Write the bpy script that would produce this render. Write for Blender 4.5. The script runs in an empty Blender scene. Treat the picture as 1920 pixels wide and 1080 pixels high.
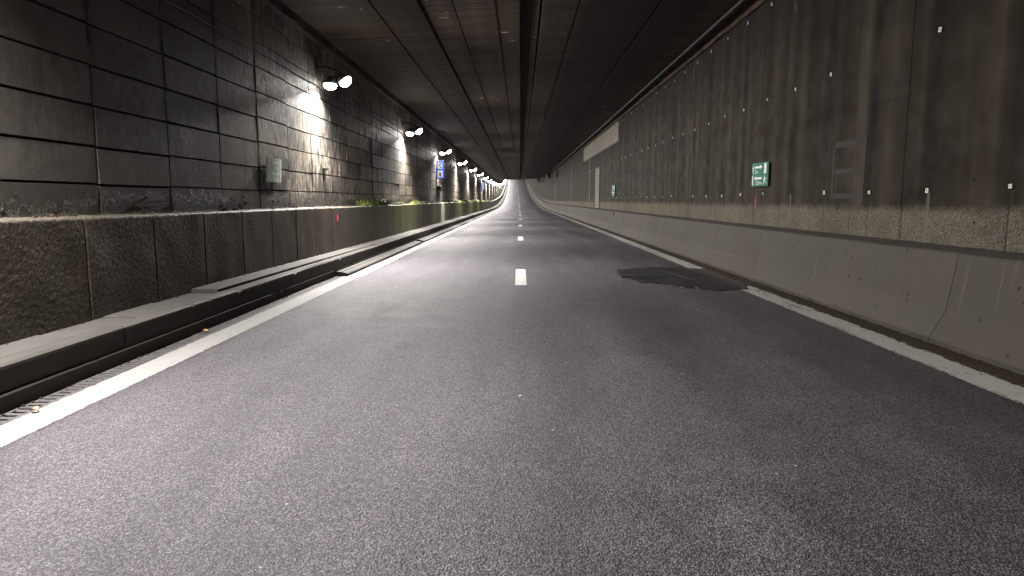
import bpy, bmesh, math, random
from mathutils import Vector, Matrix, noise as mnoise
random.seed(7)
S = bpy.context.scene
COL = S.collection
R = math.radians

# ---------------------------------------------------------------- camera, world, exposure
cam_d = bpy.data.cameras.new('camera')
cam_d.sensor_width = 36.0
cam_d.lens = 24.0
cam_d.clip_start = 0.05
cam_d.clip_end = 2000.0
cam = bpy.data.objects.new('camera', cam_d)
cam.location = (0, 0, 1.5)
cam.rotation_euler = (R(90 - 7.345), 0, R(0.7547))
COL.objects.link(cam)
S.camera = cam

w = bpy.data.worlds.new("World")
S.world = w
w.use_nodes = True
wn = w.node_tree
bg = wn.nodes['Background']
sky = wn.nodes.new('ShaderNodeTexSky')
sky.sky_type = 'NISHITA'
sky.sun_disc = False
sky.sun_elevation = R(-6)
sky.sun_rotation = R(120)
wn.links.new(sky.outputs[0], bg.inputs[0])
bg.inputs[1].default_value = 0.05

S.view_settings.view_transform = 'Standard'
S.view_settings.look = 'None'
S.view_settings.exposure = 0.33
S.view_settings.gamma = 1.0
S.view_settings.use_curve_mapping = False
S.render.engine = 'CYCLES'
S.cycles.use_denoising = True
S.cycles.denoiser = 'OPENIMAGEDENOISE'
S.cycles.denoising_input_passes = 'RGB_ALBEDO_NORMAL'
S.cycles.denoising_prefilter = 'NONE'
S.cycles.max_bounces = 8
S.cycles.diffuse_bounces = 4
S.cycles.glossy_bounces = 3
S.cycles.sample_clamp_indirect = 4.0
S.cycles.caustics_reflective = False

LAMP_W = {-1: 290.0, 1: 520.0}        # the lens facing down the wall, the lens facing the road
LAMP_COLOR = (1.0, 0.955, 0.90)
LAMP_FIRST, LAMP_STEP = 15.4, 10.93

# ---------------------------------------------------------------- alignment of the tunnel: flat, then an 8 % climb, a trace of a bend
Y0, Y1 = -24.0, 330.0
def rise(y): return 0.0 if y < 95 else (y - 95.0) ** 2 / 4160.0
def shift(y): return -2.1e-5 * y * y if y > 0 else 0.0
def P(x, y, z): return Vector((x + shift(y), y, z + rise(y)))
def stations(a, b, fine=None):
    ys = []
    y = a
    while y < b - 1e-6:
        ys.append(y)
        if fine and y < fine[1]: y += fine[0]
        elif y < 40: y += 1.0
        elif y < 95: y += 2.5
        else: y += 3.0
    ys.append(b)
    return ys

# ---------------------------------------------------------------- object helpers
def link(name, me, mat, parent=None, smooth=False):
    o = bpy.data.objects.new(name, me)
    COL.objects.link(o)
    for m in (mat if isinstance(mat, (list, tuple)) else [mat]):
        me.materials.append(m)
    if smooth:
        me.polygons.foreach_set('use_smooth', [True] * len(me.polygons))
    if parent is not None: o.parent = parent
    return o
def thing(name, label, cat, loc=(0, 0, 0), rz=0.0, group=None):
    o = bpy.data.objects.new(name, None)
    COL.objects.link(o)
    o.location = loc
    o.rotation_euler = (0, 0, rz)
    o.empty_display_size = 0.2
    return tag(o, label, cat, group)
def tag(o, label=None, cat=None, group=None, kind=None):
    if label: o['label'] = label
    if cat: o['category'] = cat
    if group: o['group'] = group
    if kind: o['kind'] = kind
    return o

class MB:
    """vertices, faces and UVs (UV = metres along the tunnel, metres across)"""
    def __init__(s): s.v, s.f, s.uv, s.m = [], [], [], []
    def face(s, pts, uvs=None, mi=0):
        b = len(s.v)
        s.v += [tuple(p) for p in pts]
        s.f.append(tuple(range(b, b + len(pts))))
        s.uv.append(uvs or [(p[1], p[2]) for p in pts])
        s.m.append(mi)
    def grid(s, rows, uvs, mi=0):
        """rows of points, shared vertices"""
        b = len(s.v); n = len(rows[0])
        for r in rows: s.v += [tuple(p) for p in r]
        for i in range(len(rows) - 1):
            for j in range(n - 1):
                q = (b + i * n + j, b + (i + 1) * n + j, b + (i + 1) * n + j + 1, b + i * n + j + 1)
                s.f.append(q)
                s.uv.append([uvs[i][j], uvs[i + 1][j], uvs[i + 1][j + 1], uvs[i][j + 1]])
                s.m.append(mi)
    def sweep(s, prof, ys, s0=0.0, mi=0, jit=None):
        """profile of (x, z) swept along the alignment"""
        ss = [s0]
        for a, b in zip(prof, prof[1:]): ss.append(ss[-1] + math.hypot(b[0] - a[0], b[1] - a[1]))
        rows, uvs = [], []
        for y in ys:
            row = []
            for k, (x, z) in enumerate(prof):
                dx, dz = jit(k, y) if jit else (0, 0)
                row.append(P(x + dx, y, z + dz))
            rows.append(row)
            uvs.append([(y, q) for q in ss])
        s.grid(rows, uvs, mi)
    def box(s, lo, hi, ch=0.0, align=True, mi=0):
        """box, its six faces with edges chamfered by ch"""
        x0, y0, z0 = lo; x1, y1, z1 = hi
        f = P if align else (lambda a, b, c: Vector((a, b, c)))
        b = bmesh.new()
        bmesh.ops.create_cube(b, size=1)
        for v in b.verts:
            v.co = Vector(((x0 + x1) / 2 + v.co.x * (x1 - x0), (y0 + y1) / 2 + v.co.y * (y1 - y0), (z0 + z1) / 2 + v.co.z * (z1 - z0)))
        if ch > 0: bmesh.ops.bevel(b, geom=b.edges[:], offset=ch, segments=1, affect='EDGES')
        base = len(s.v)
        b.verts.index_update()
        s.v += [tuple(f(*v.co)) for v in b.verts]
        for fa in b.faces:
            s.f.append(tuple(base + v.index for v in fa.verts))
            s.uv.append([(v.co.y, v.co.z if abs(fa.normal.z) < .7 else v.co.x) for v in fa.verts])
            s.m.append(mi)
        b.free()
    def tube(s, pts, r, n=8, mi=0):
        pts = [Vector(p) for p in pts]
        rows, uvs = [], []
        acc = 0
        for i, p in enumerate(pts):
            d = (pts[min(i + 1, len(pts) - 1)] - pts[max(i - 1, 0)]).normalized()
            a = d.cross(Vector((0, 0, 1)))
            if a.length < 1e-3: a = d.cross(Vector((1, 0, 0)))
            a.normalize(); c = a.cross(d)
            rr = r[i] if isinstance(r, (list, tuple)) else r
            rows.append([p + (a * math.cos(t) + c * math.sin(t)) * rr for t in [2 * math.pi * k / n for k in range(n + 1)]])
            if i: acc += (p - pts[i - 1]).length
            uvs.append([(acc, k / n) for k in range(n + 1)])
        s.grid(rows, uvs, mi)
    def lathe(s, prof, n=20, origin=(0, 0, 0), axis='z', mi=0):
        """profile of (radius, height) turned about an axis"""
        o = Vector(origin)
        rows, uvs = [], []
        for r, h in prof:
            row = []
            for k in range(n + 1):
                t = 2 * math.pi * k / n
                a, b = r * math.cos(t), r * math.sin(t)
                row.append(o + (Vector((a, b, h)) if axis == 'z' else Vector((a, h, b)) if axis == 'y' else Vector((h, a, b))))
            rows.append(row); uvs.append([(k / n, h) for k in range(n + 1)])
        s.grid(rows, uvs, mi)
    def mesh(s, name, weld=False):
        me = bpy.data.meshes.new(name)
        me.from_pydata(s.v, [], s.f)
        u = me.uv_layers.new(name='UVMap')
        u.data.foreach_set('uv', [c for f in s.uv for q in f for c in q])
        me.polygons.foreach_set('material_index', s.m)
        if weld:
            b = bmesh.new(); b.from_mesh(me)
            bmesh.ops.remove_doubles(b, verts=b.verts, dist=1e-5)
            bmesh.ops.recalc_face_normals(b, faces=b.faces)
            b.to_mesh(me); b.free()
        me.update()
        return me
    def build(s, name, mat, parent=None, smooth=False, weld=False):
        return link(name, s.mesh(name, weld), mat, parent, smooth)

# ---------------------------------------------------------------- material helper
class N:
    def __init__(s, name):
        s.mat = bpy.data.materials.new(name)
        s.mat.use_nodes = True
        s.t = s.mat.node_tree
        s.b = s.t.nodes['Principled BSDF']
        s._uv = None
    def new(s, t, **k):
        n = s.t.nodes.new(t)
        for a, v in k.items(): setattr(n, a, v)
        return n
    def put(s, sock, v):
        if isinstance(v, bpy.types.NodeSocket): s.t.links.new(v, sock)
        elif isinstance(v, (tuple, list)) and sock.type == 'RGBA': sock.default_value = (*v[:3], 1)
        elif v is not None: sock.default_value = v
    @property
    def uv(s):
        if not s._uv: s._uv = s.new('ShaderNodeUVMap').outputs[0]
        return s._uv
    @property
    def obj(s): return s.new('ShaderNodeTexCoord').outputs['Object']
    def xyz(s, v):
        n = s.new('ShaderNodeSeparateXYZ'); s.put(n.inputs[0], v); return n.outputs
    def scale(s, v, sc, loc=(0, 0, 0)):
        n = s.new('ShaderNodeMapping'); s.put(n.inputs[0], v); n.inputs['Scale'].default_value = sc; n.inputs['Location'].default_value = loc
        return n.outputs[0]
    def noise(s, v, sc, det=4, ro=0.55, dist=0.0, col=False):
        n = s.new('ShaderNodeTexNoise'); s.put(n.inputs['Vector'], v)
        n.inputs['Scale'].default_value = sc; n.inputs['Detail'].default_value = det
        n.inputs['Roughness'].default_value = ro; n.inputs['Distortion'].default_value = dist
        return n.outputs[1 if col else 0]
    def voro(s, v, sc, feat='F1', out='Distance', rnd=1.0):
        n = s.new('ShaderNodeTexVoronoi', feature=feat); s.put(n.inputs['Vector'], v)
        n.inputs['Scale'].default_value = sc; n.inputs['Randomness'].default_value = rnd
        return n.outputs[out]
    def ramp(s, f, stops, interp='LINEAR'):
        n = s.new('ShaderNodeValToRGB'); s.put(n.inputs[0], f)
        r = n.color_ramp; r.interpolation = interp
        while len(r.elements) < len(stops): r.elements.new(0.5)
        for e, (p, c) in zip(r.elements, stops):
            e.position = p; e.color = (c, c, c, 1) if isinstance(c, (int, float)) else (*c, 1)
        return n.outputs[0]
    def step(s, f, a, b):
        n = s.new('ShaderNodeMapRange', interpolation_type='SMOOTHSTEP'); s.put(n.inputs[0], f)
        lo, hi, t0, t1 = (a, b, 0, 1) if a < b else (b, a, 1, 0)
        n.inputs[1].default_value = lo; n.inputs[2].default_value = hi; n.inputs[3].default_value = t0; n.inputs[4].default_value = t1
        return n.outputs[0]
    def mix(s, f, a, b, mode='MIX'):
        n = s.new('ShaderNodeMix', data_type='RGBA', blend_type=mode)
        s.put(n.inputs[0], f); s.put(n.inputs[6], a); s.put(n.inputs[7], b)
        return n.outputs[2]
    def m(s, op, a, b=None, c=None):
        n = s.new('ShaderNodeMath', operation=op)
        s.put(n.inputs[0], a); s.put(n.inputs[1], b)
        if c is not None: s.put(n.inputs[2], c)
        return n.outputs[0]
    def bump(s, h, st=0.5, d=0.01, nrm=None):
        n = s.new('ShaderNodeBump'); s.put(n.inputs['Height'], h); s.put(n.inputs['Strength'], st)
        n.inputs['Distance'].default_value = d
        if nrm is not None: s.put(n.inputs['Normal'], nrm)
        return n.outputs[0]
    def island(s): return s.new('ShaderNodeNewGeometry').outputs['Random Per Island']
    def done(s, col=None, rough=None, nrm=None, spec=None, metal=None, emit=None):
        b = s.b
        if col is not None: s.put(b.inputs['Base Color'], col)
        if rough is not None: s.put(b.inputs['Roughness'], rough)
        if nrm is not None: s.put(b.inputs['Normal'], nrm)
        if spec is not None: s.put(b.inputs['Specular IOR Level'], spec)
        if metal is not None: b.inputs['Metallic'].default_value = metal
        if emit is not None:
            s.put(b.inputs['Emission Color'], emit[0]); b.inputs['Emission Strength'].default_value = emit[1]
        return s.mat

# ---------------------------------------------------------------- materials
def asphalt(n):
    uv = n.uv
    st = n.voro(uv, 100, out='Color'); r = n.xyz(st)
    dist = n.voro(uv, 100)
    val = n.ramp(r[0], [(0, .080), (.35, .122), (.75, .172), (1, .235)])
    warm = n.ramp(r[1], [(0, (1.18, .90, .93)), (.2, (1.04, .94, 1.08)), (.8, (1.01, .93, 1.14)), (1, (.92, .94, 1.22))])
    c = n.mix(1.0, val, warm, 'MULTIPLY')
    gap = n.step(n.m('ADD', dist, n.m('MULTIPLY', r[2], .25)), 0.45, 0.75)
    c = n.mix(n.m('MULTIPLY', gap, .8), c, (.018, .017, .019))
    big = n.noise(n.scale(uv, (.14, .9, 1)), 1.0, 5, .6)
    c = n.mix(1.0, c, n.ramp(big, [(.3, .62), (.7, 1.30)]), 'MULTIPLY')
    wt = n.noise(n.scale(uv, (.02, .75, 1), (0, 3.1, 0)), 1.0, 3, .5)
    c = n.mix(1.0, c, n.ramp(wt, [(.35, .82), (.65, 1.16)]), 'MULTIPLY')
    mid = n.noise(uv, 2.3, 6, .62)
    c = n.mix(1.0, c, n.ramp(mid, [(.3, .82), (.72, 1.15)]), 'MULTIPLY')
    # dark tar spots and bright chips
    d2 = n.voro(uv, 0.75)
    wob = n.noise(uv, 30, 2)
    spot = n.step(n.m('ADD', d2, n.m('MULTIPLY', wob, .05)), .062, .05)
    c = n.mix(n.m('MULTIPLY', spot, .7), c, (.035, .037, .045))
    d3 = n.voro(n.scale(uv, (.8, 1.3, 1), (7.3, 2.2, 0)), 1.25)
    chip = n.step(n.m('ADD', d3, n.m('MULTIPLY', wob, .05)), .052, .044)
    c = n.mix(chip, c, (.62, .61, .60))
    d4 = n.voro(n.scale(uv, (1, 1, 1), (3.3, 9.2, 0)), 3.0)
    chip2 = n.step(d4, .035, .025)
    c = n.mix(n.m('MULTIPLY', chip2, .8), c, (.5, .47, .44))
    hgt = n.m('ADD', n.m('MULTIPLY', n.m('SUBTRACT', 1.0, dist), .8), n.m('MULTIPLY', r[2], .5))
    nrm = n.bump(hgt, 1.0, .007)
    nrm = n.bump(n.noise(uv, 18, 3), .25, .02, nrm)
    rough = n.ramp(mid, [(.3, .56), (.75, .72)])
    return c, rough, nrm
n = N('asphalt'); c, ro, nr = asphalt(n); ASPHALT = n.done(c, ro, nr, .42)

def line_paint(name, ragged, hole, gain=1.0):
    n = N(name); uv = n.uv
    ac, aro, anr = asphalt(n)
    q = n.xyz(uv)
    att = n.new('ShaderNodeAttribute'); att.attribute_name = 'across'
    edge = att.outputs['Fac']                                   # 0 at the middle, 1 at the rim
    n1 = n.noise(n.scale(uv, (9, 30, 1)), 1.0, 5, .65)
    n2 = n.noise(uv, 60, 3, .6)
    n3 = n.noise(n.scale(uv, (1.3, 6, 1)), 1.0, 3, .5)
    e = n.m('ADD', edge, n.m('MULTIPLY', n.m('SUBTRACT', n.m('ADD', n.m('MULTIPLY', n1, .6), n.m('MULTIPLY', n2, .4)), .5), ragged))
    keep = n.step(e, 1.0, .9)
    wear = n.m('ADD', n.m('MULTIPLY', n1, .55), n.m('ADD', n.m('MULTIPLY', n2, .3), n.m('MULTIPLY', n3, .35)))
    holes = n.step(wear, hole, hole - .06)
    keep = n.m('MULTIPLY', keep, n.m('SUBTRACT', 1.0, holes))
    pc = n.mix(n.noise(n.scale(uv, (3, 9, 1)), 1.0, 5), tuple(gain * q for q in (.30, .29, .275)), tuple(gain * q for q in (.37, .366, .358)))
    pc = n.mix(n.step(n.noise(uv, 110, 2), .62, .72), pc, (.3, .29, .27))
    col = n.mix(keep, ac, pc)
    return n.done(col, n.mix(keep, aro, (.55,) * 3), n.bump(n2, .35, .004, anr), .5)
LINE = line_paint('white_line_paint', 1.1, .495)
LINE_WORN = line_paint('worn_line_paint', 2.9, .55, 1.45)
DASH = line_paint('dash_paint', .22, .34, 1.8)

n = N('patch_asphalt'); uv = n.uv
q = n.noise(n.scale(uv, (8, 1.2, 1)), 1.0, 6, .6)
att = n.new('ShaderNodeAttribute'); att.attribute_name = 'across'
fine = n.voro(uv, 160)
c = n.ramp(q, [(.3, (.0035, .0037, .0045)), (.55, (.008, .0082, .010)), (.75, (.022, .0215, .023))])
ac, aro, anr = asphalt(n)
fade = n.m('ADD', att.outputs['Fac'], n.m('MULTIPLY', n.m('SUBTRACT', n.noise(n.scale(uv, (14, 1.6, 1)), 1.0, 5, .6), .5), 1.1))
c = n.mix(n.step(fade, .62, .95), c, n.mix(.4, ac, (.09, .085, .08)))
c = n.mix(n.step(n.m('ADD', n.noise(n.scale(uv, (22, 3, 1)), 1.0, 4, .65), n.m('MULTIPLY', q, .3)), .66, .78), c, (.045, .043, .044))
PATCH = n.done(c, n.ramp(q, [(.3, .42), (.7, .68)]), n.bump(n.m('ADD', fine, n.m('MULTIPLY', q, 2.0)), .6, .008), .5)

# facing blocks: grimy concrete with soot runs, tarry crust near the ledge
n = N('block_concrete'); uv = n.uv; q = n.xyz(uv)
isl = n.island()
base = n.ramp(isl, [(0, (.062, .056, .049)), (.4, (.085, .077, .067)), (.75, (.100, .091, .079)), (1, (.12, .109, .094))])
str1 = n.noise(n.scale(uv, (16, .9, 1)), 1.0, 6, .65)
base = n.mix(1.0, base, n.ramp(str1, [(.25, .80), (.5, 1.0), (.75, 1.12)]), 'MULTIPLY')
mott = n.noise(uv, 1.7, 7, .65)
base = n.mix(1.0, base, n.ramp(mott, [(.3, .6), (.7, 1.2)]), 'MULTIPLY')
tan = n.step(n.noise(n.scale(uv, (1, 1, 1), (4, 9, 0)), 1.9, 5, .6), .55, .75)
base = n.mix(n.m('MULTIPLY', tan, .35), base, (.16, .13, .085))
pale_far = n.step(n.m('ADD', q[0], n.m('MULTIPLY', n.noise(uv, 1.2, 3), 2.0)), 11.2, 13.0)  # blocks turn paler beyond the nearest stretch of wall
base = n.mix(1.0, base, n.mix(pale_far, (1.0, 1.0, 1.0), (2.7, 2.55, 2.35)), 'MULTIPLY')
jn = n.m('ABSOLUTE', n.m('SUBTRACT', n.m('MULTIPLY', n.m('FRACT', n.m('ADD', n.m('DIVIDE', n.m('SUBTRACT', q[0], 7.26), 1.505), .5)), 1.505), .7525))
jw = n.m('ADD', jn, n.m('MULTIPLY', n.m('SUBTRACT', n.noise(uv, 5, 4, .7), .5), n.m('ADD', .12, n.m('MULTIPLY', pale_far, .24))))
jd = n.m('MULTIPLY', n.step(jw, .10, .02), n.step(n.noise(n.scale(uv, (.66, .5, 1), (3, 0, 0)), 1.0, 3), .43, .53))
base = n.mix(n.m('MULTIPLY', jd, .85), base, (.012, .011, .010))
jl = n.m('MULTIPLY', n.step(jn, .028, .008), n.step(n.noise(n.scale(uv, (.66, 1.6, 1), (8, 0, 0)), 1.0, 3), .50, .56))
base = n.mix(n.m('MULTIPLY', jl, .75), base, (.25, .215, .165))
# soot: scattered black drips
sd = n.m('ADD', n.m('MULTIPLY', n.noise(n.scale(uv, (9, 2.6, 1)), 1.0, 7, .75), .75), n.m('MULTIPLY', n.noise(n.scale(uv, (.22, .5, 1), (2, 5, 0)), 1.0, 2), .45))
drip = n.m('MULTIPLY', n.step(sd, .592, .625), n.m('ADD', .25, n.m('MULTIPLY', pale_far, .75)))
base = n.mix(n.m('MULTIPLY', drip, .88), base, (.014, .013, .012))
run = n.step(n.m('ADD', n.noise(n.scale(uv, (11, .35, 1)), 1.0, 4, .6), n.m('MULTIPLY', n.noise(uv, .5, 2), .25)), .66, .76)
base = n.mix(n.m('MULTIPLY', run, n.m('ADD', .15, n.m('MULTIPLY', pale_far, .6))), base, (.02, .018, .016))
# crust on the lowest course
low = n.step(q[1], 1.74, 1.34)
cr = n.noise(n.scale(uv, (1, .6, 1)), 6.5, 9, .78, .3)
crust = n.step(n.m('ADD', n.m('ADD', n.m('MULTIPLY', cr, .8), n.m('MULTIPLY', n.noise(uv, 1.1, 2), .5)), n.m('MULTIPLY', low, .26)), .80, .85)
crust = n.m('MULTIPLY', crust, n.step(low, 0.02, .2))
base = n.mix(n.m('MULTIPLY', crust, .9), base, n.ramp(n.noise(uv, 42, 3), [(.48, (.007, .006, .005)), (.62, (.06, .053, .044))]))  # black crust; paler specks in the colour imitate lit clod tops
dust = n.m('MULTIPLY', n.step(n.m('ADD', q[1], n.m('MULTIPLY', cr, .10)), 1.44, 1.39), .5)
base = n.mix(dust, base, (.20, .175, .145))
worm = n.step(n.voro(n.noise(n.scale(uv, (1, 1.2, 1)), 3.1, 4, .6, 0, True), 4.0, 'DISTANCE_TO_EDGE'), .035, .015)
worm = n.m('MULTIPLY', worm, n.step(n.noise(uv, .9, 2), .52, .62))
h = n.m('ADD', n.m('MULTIPLY', crust, n.m('MULTIPLY', n.noise(uv, 34, 3), .45)), n.m('MULTIPLY', worm, .07))
h = n.m('ADD', h, n.m('MULTIPLY', n.noise(uv, 70, 4, .6), .12))
h = n.m('ADD', h, n.m('MULTIPLY', mott, .5))
h = n.m('ADD', h, n.m('MULTIPLY', drip, .12))
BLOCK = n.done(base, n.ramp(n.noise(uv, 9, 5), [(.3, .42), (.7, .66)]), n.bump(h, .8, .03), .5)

n = N('dark_joint_mortar')  # mortar of dark colour behind and between the blocks
JOINT = n.done(n.ramp(n.noise(n.uv, 14, 4), [(.35, (.012, .011, .010)), (.75, (.05, .045, .038))]), .9)

# plinth: pitted exposed aggregate, mossy further in
n = N('pitted_plinth'); uv = n.uv; q = n.xyz(uv)
v1 = n.noise(uv, 42, 6, .72); v2 = n.noise(uv, 105, 4, .65)
pit = n.m('ADD', n.m('MULTIPLY', v1, .65), n.m('MULTIPLY', v2, .4))
c = n.ramp(pit, [(.38, (.009, .0065, .004)), (.48, (.034, .0255, .017)), (.58, (.074, .057, .040)), (.7, (.17, .138, .104))])
big = n.noise(n.scale(uv, (.8, .6, 1)), 1.0, 5)
c = n.mix(1.0, c, n.ramp(big, [(.3, .65), (.7, 1.25)]), 'MULTIPLY')
far = n.step(q[0], 13, 19)
smooth = n.mix(n.noise(n.scale(uv, (3.2, .25, 1)), 1.0, 5, .6), (.045, .038, .030), (.17, .15, .125))
c = n.mix(n.m('MULTIPLY', far, .7), c, smooth)
mo = n.noise(n.scale(uv, (.42, .5, 1), (1.7, 3, 0)), 1.0, 5, .6)
mo = n.m('MULTIPLY', n.step(mo, .40, .56), n.m('MULTIPLY', n.step(q[0], 18, 22), n.step(q[0], 120, 70)))
c = n.mix(n.m('MULTIPLY', mo, .85), c, n.mix(v1, (.045, .056, .010), (.17, .19, .035)))
lip = n.step(n.m('ADD', q[1], n.m('MULTIPLY', v2, .03)), 1.325, 1.345)
c = n.mix(n.m('MULTIPLY', lip, .6), c, (.17, .15, .125))
bs = n.m('SUBTRACT', 1.0, n.m('MULTIPLY', far, .7))
PLINTH = n.done(c, n.ramp(v2, [(.35, .42), (.7, .62)]), n.bump(pit, bs, .016), .4)

def concrete(name, lo, hi, sc=2.0, holes=0.0, rough=(.6, .8), bump=.35, stain=None):
    n = N(name); uv = n.uv
    a = n.noise(uv, sc, 7, .65); b = n.noise(uv, 55, 4, .6)
    c = n.mix(a, lo, hi)
    c = n.mix(1.0, c, n.ramp(n.island(), [(0, .86), (1, 1.12)]), 'MULTIPLY')
    c = n.mix(1.0, c, n.ramp(b, [(.3, .85), (.7, 1.13)]), 'MULTIPLY')
    h = n.m('ADD', n.m('MULTIPLY', a, .6), n.m('MULTIPLY', b, .3))
    if stain:
        s = n.step(n.noise(n.scale(uv, stain[0]), 1.0, 5, .65), stain[1], stain[1] + .12)
        c = n.mix(n.m('MULTIPLY', s, stain[3]), c, stain[2])
    if holes:
        d = n.voro(uv, 5.5); r = n.xyz(n.voro(uv, 5.5, out='Color'))
        hole = n.m('MULTIPLY', n.step(n.m('SUBTRACT', d, n.m('MULTIPLY', r[0], .09)), .075, .04), n.step(r[1], .12, .14))
        c = n.mix(n.m('MULTIPLY', hole, holes), c, (.03, .027, .024))
        h = n.m('SUBTRACT', h, hole)
    return n.done(c, n.ramp(a, [(.3, rough[0]), (.7, rough[1])]), n.bump(h, bump, .012), .2)
KERBFACE = concrete('kerb_face_dark', (.020, .018, .016), (.05, .045, .039), 3.0)  # darker concrete for the front face of the kerb
KERB = concrete('kerb_concrete', (.055, .05, .047), (.105, .098, .093), 3.0, stain=((3, 9, 1), .58, (.07, .064, .055), .6))
SLAB = concrete('cover_slab_concrete', (.06, .056, .053), (.12, .112, .106), 2.5, stain=((3, 7, 1), .60, (.11, .10, .088), .6))
STEP = concrete('gutter_concrete', (.026, .022, .018), (.06, .053, .045), 4.0)
BARRIER = concrete('barrier_concrete', (.034, .029, .025), (.108, .094, .081), .9, holes=1.0, stain=((9, .5, 1), .60, (.155, .138, .12), .4))
BLOCKWORK = None
n = N('infill_blockwork'); uv = n.uv
br = n.new('ShaderNodeTexBrick'); n.put(br.inputs['Vector'], uv)
br.inputs['Scale'].default_value = 1.0; br.inputs['Brick Width'].default_value = .4; br.inputs['Row Height'].default_value = .2
br.inputs['Mortar Size'].default_value = .012
br.inputs['Color1'].default_value = (.30, .275, .225, 1); br.inputs['Color2'].default_value = (.22, .20, .165, 1); br.inputs['Mortar'].default_value = (.10, .09, .075, 1)
c = n.mix(1.0, br.outputs[0], n.ramp(n.noise(uv, 5, 6, .65), [(.3, .7), (.7, 1.2)]), 'MULTIPLY')
BLOCKWORK = n.done(c, .8, n.bump(n.m('ADD', n.m('MULTIPLY', br.outputs[1], -1.0), n.noise(uv, 40, 4)), .5, .01))

# cast concrete wall: washed band above the barrier, traffic soot above
n = N('sooty_cast_concrete'); uv = n.uv; q = n.xyz(uv)
agg = n.xyz(n.voro(uv, 95, out='Color')); ad = n.voro(uv, 95)
pale = n.ramp(agg[0], [(0, (.055, .047, .036)), (.3, (.098, .086, .066)), (.7, (.145, .128, .102)), (1, (.235, .213, .178))])
pale = n.mix(n.m('MULTIPLY', n.step(q[0], 14, 24), .75), pale, n.mix(n.noise(uv, 3, 5), (.10, .087, .064), (.175, .155, .118)))
pale = n.mix(1.0, pale, n.ramp(n.noise(uv, 1.1, 4), [(.3, .8), (.7, 1.15)]), 'MULTIPLY')
str1 = n.noise(n.scale(uv, (1.9, .08, 1)), 1.0, 5, .5)
soot = n.ramp(str1, [(.30, (.010, .0079, .0056)), (.5, (.029, .0229, .0162)), (.70, (.056, .0445, .032))])
soot = n.mix(1.0, soot, n.ramp(n.noise(uv, .9, 7, .62), [(.3, .68), (.7, 1.3)]), 'MULTIPLY')
soot = n.mix(1.0, soot, n.ramp(n.noise(uv, 45, 3, .6), [(.3, .85), (.7, 1.15)]), 'MULTIPLY')
rub = n.step(n.noise(n.scale(uv, (.5, .8, 1), (3, 3, 0)), 1.0, 5), .58, .75)
soot = n.mix(n.m('MULTIPLY', rub, .35), soot, (.045, .034, .024))
# runs below the anchors
ph = n.m('SUBTRACT', n.m('MULTIPLY', n.m('FRACT', n.m('DIVIDE', n.m('ADD', n.m('SUBTRACT', q[0], 6.73), .683), 1.3665)), 1.3665), .683)
wob = n.m('MULTIPLY', n.m('SUBTRACT', n.noise(n.scale(uv, (.3, 1.1, 1)), 1.0, 3), .5), .16)
da = n.m('ABSOLUTE', n.m('ADD', ph, wob))
stk = n.m('MULTIPLY', n.step(da, .30, .02), n.step(n.noise(n.scale(uv, (.9, .35, 1), (9, 1, 0)), 1.0, 3), .36, .62))
soot = n.mix(n.m('MULTIPLY', stk, .92), soot, (.006, .0055, .005))
lit = n.m('MULTIPLY', n.step(n.m('ABSOLUTE', ph), .05, .015), n.m('MULTIPLY', n.step(q[1], 1.63, 1.58), n.step(n.noise(n.scale(uv, (1.5, .3, 1)), 1.0, 2), .42, .6)))  # pale efflorescence runs under the lowest anchor plates
# darker top under the ceiling, with pale lime smears
top = n.step(n.m('ADD', q[1], n.m('MULTIPLY', n.noise(n.scale(uv, (1.4, .4, 1)), 1.0, 4), 1.6)), 4.5, 5.9)
soot = n.mix(n.m('MULTIPLY', top, .7), soot, (.016, .014, .013))
lime = n.m('MULTIPLY', n.step(n.noise(n.scale(uv, (3.3, .9, 1), (0, 4, 0)), 1.0, 4, .6), .60, .70), n.step(q[1], 4.0, 4.7))
soot = n.mix(n.m('MULTIPLY', lime, .4), soot, (.13, .115, .09))
ln1 = n.m('MULTIPLY', n.step(n.m('ABSOLUTE', n.m('SUBTRACT', ph, n.m('MULTIPLY', n.noise(n.scale(uv, (.2, .4, 1)), 1.0, 2), .05))), .016, .006), n.step(n.noise(n.scale(uv, (.8, .3, 1)), 1.0, 2), .36, .5))
ln2 = n.m('MULTIPLY', n.step(n.m('ABSOLUTE', n.m('SUBTRACT', ph, .53)), .014, .005), n.step(n.noise(n.scale(uv, (.8, .25, 1), (6, 2, 0)), 1.0, 2), .40, .52))
bandn = n.m('ADD', q[1], n.m('MULTIPLY', n.m('SUBTRACT', n.noise(uv, 3.2, 6, .65), .5), .24))
k = n.step(bandn, 1.30, 1.47)
c = n.mix(k, pale, soot)
c = n.mix(n.m('MULTIPLY', lit, .6), c, (.17, .155, .125))
c = n.mix(n.m('MULTIPLY', n.m('MAXIMUM', ln1, ln2), .7), c, (.010, .009, .008))
hb = n.m('ADD', n.m('MULTIPLY', n.m('SUBTRACT', 1.0, ad), n.m('SUBTRACT', 1.0, k)), n.m('MULTIPLY', n.noise(uv, 30, 5), .35))
hol = n.step(n.voro(n.scale(uv, (1, 1, 1), (5, 5, 0)), 2.2), .05, .035)
c = n.mix(n.m('MULTIPLY', hol, .85), c, (.010, .009, .008))
CASTWALL = n.done(c, n.ramp(n.noise(uv, 3, 4), [(.3, .62), (.7, .82)]), n.bump(n.m('SUBTRACT', hb, hol), .5, .012), .10)

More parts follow.
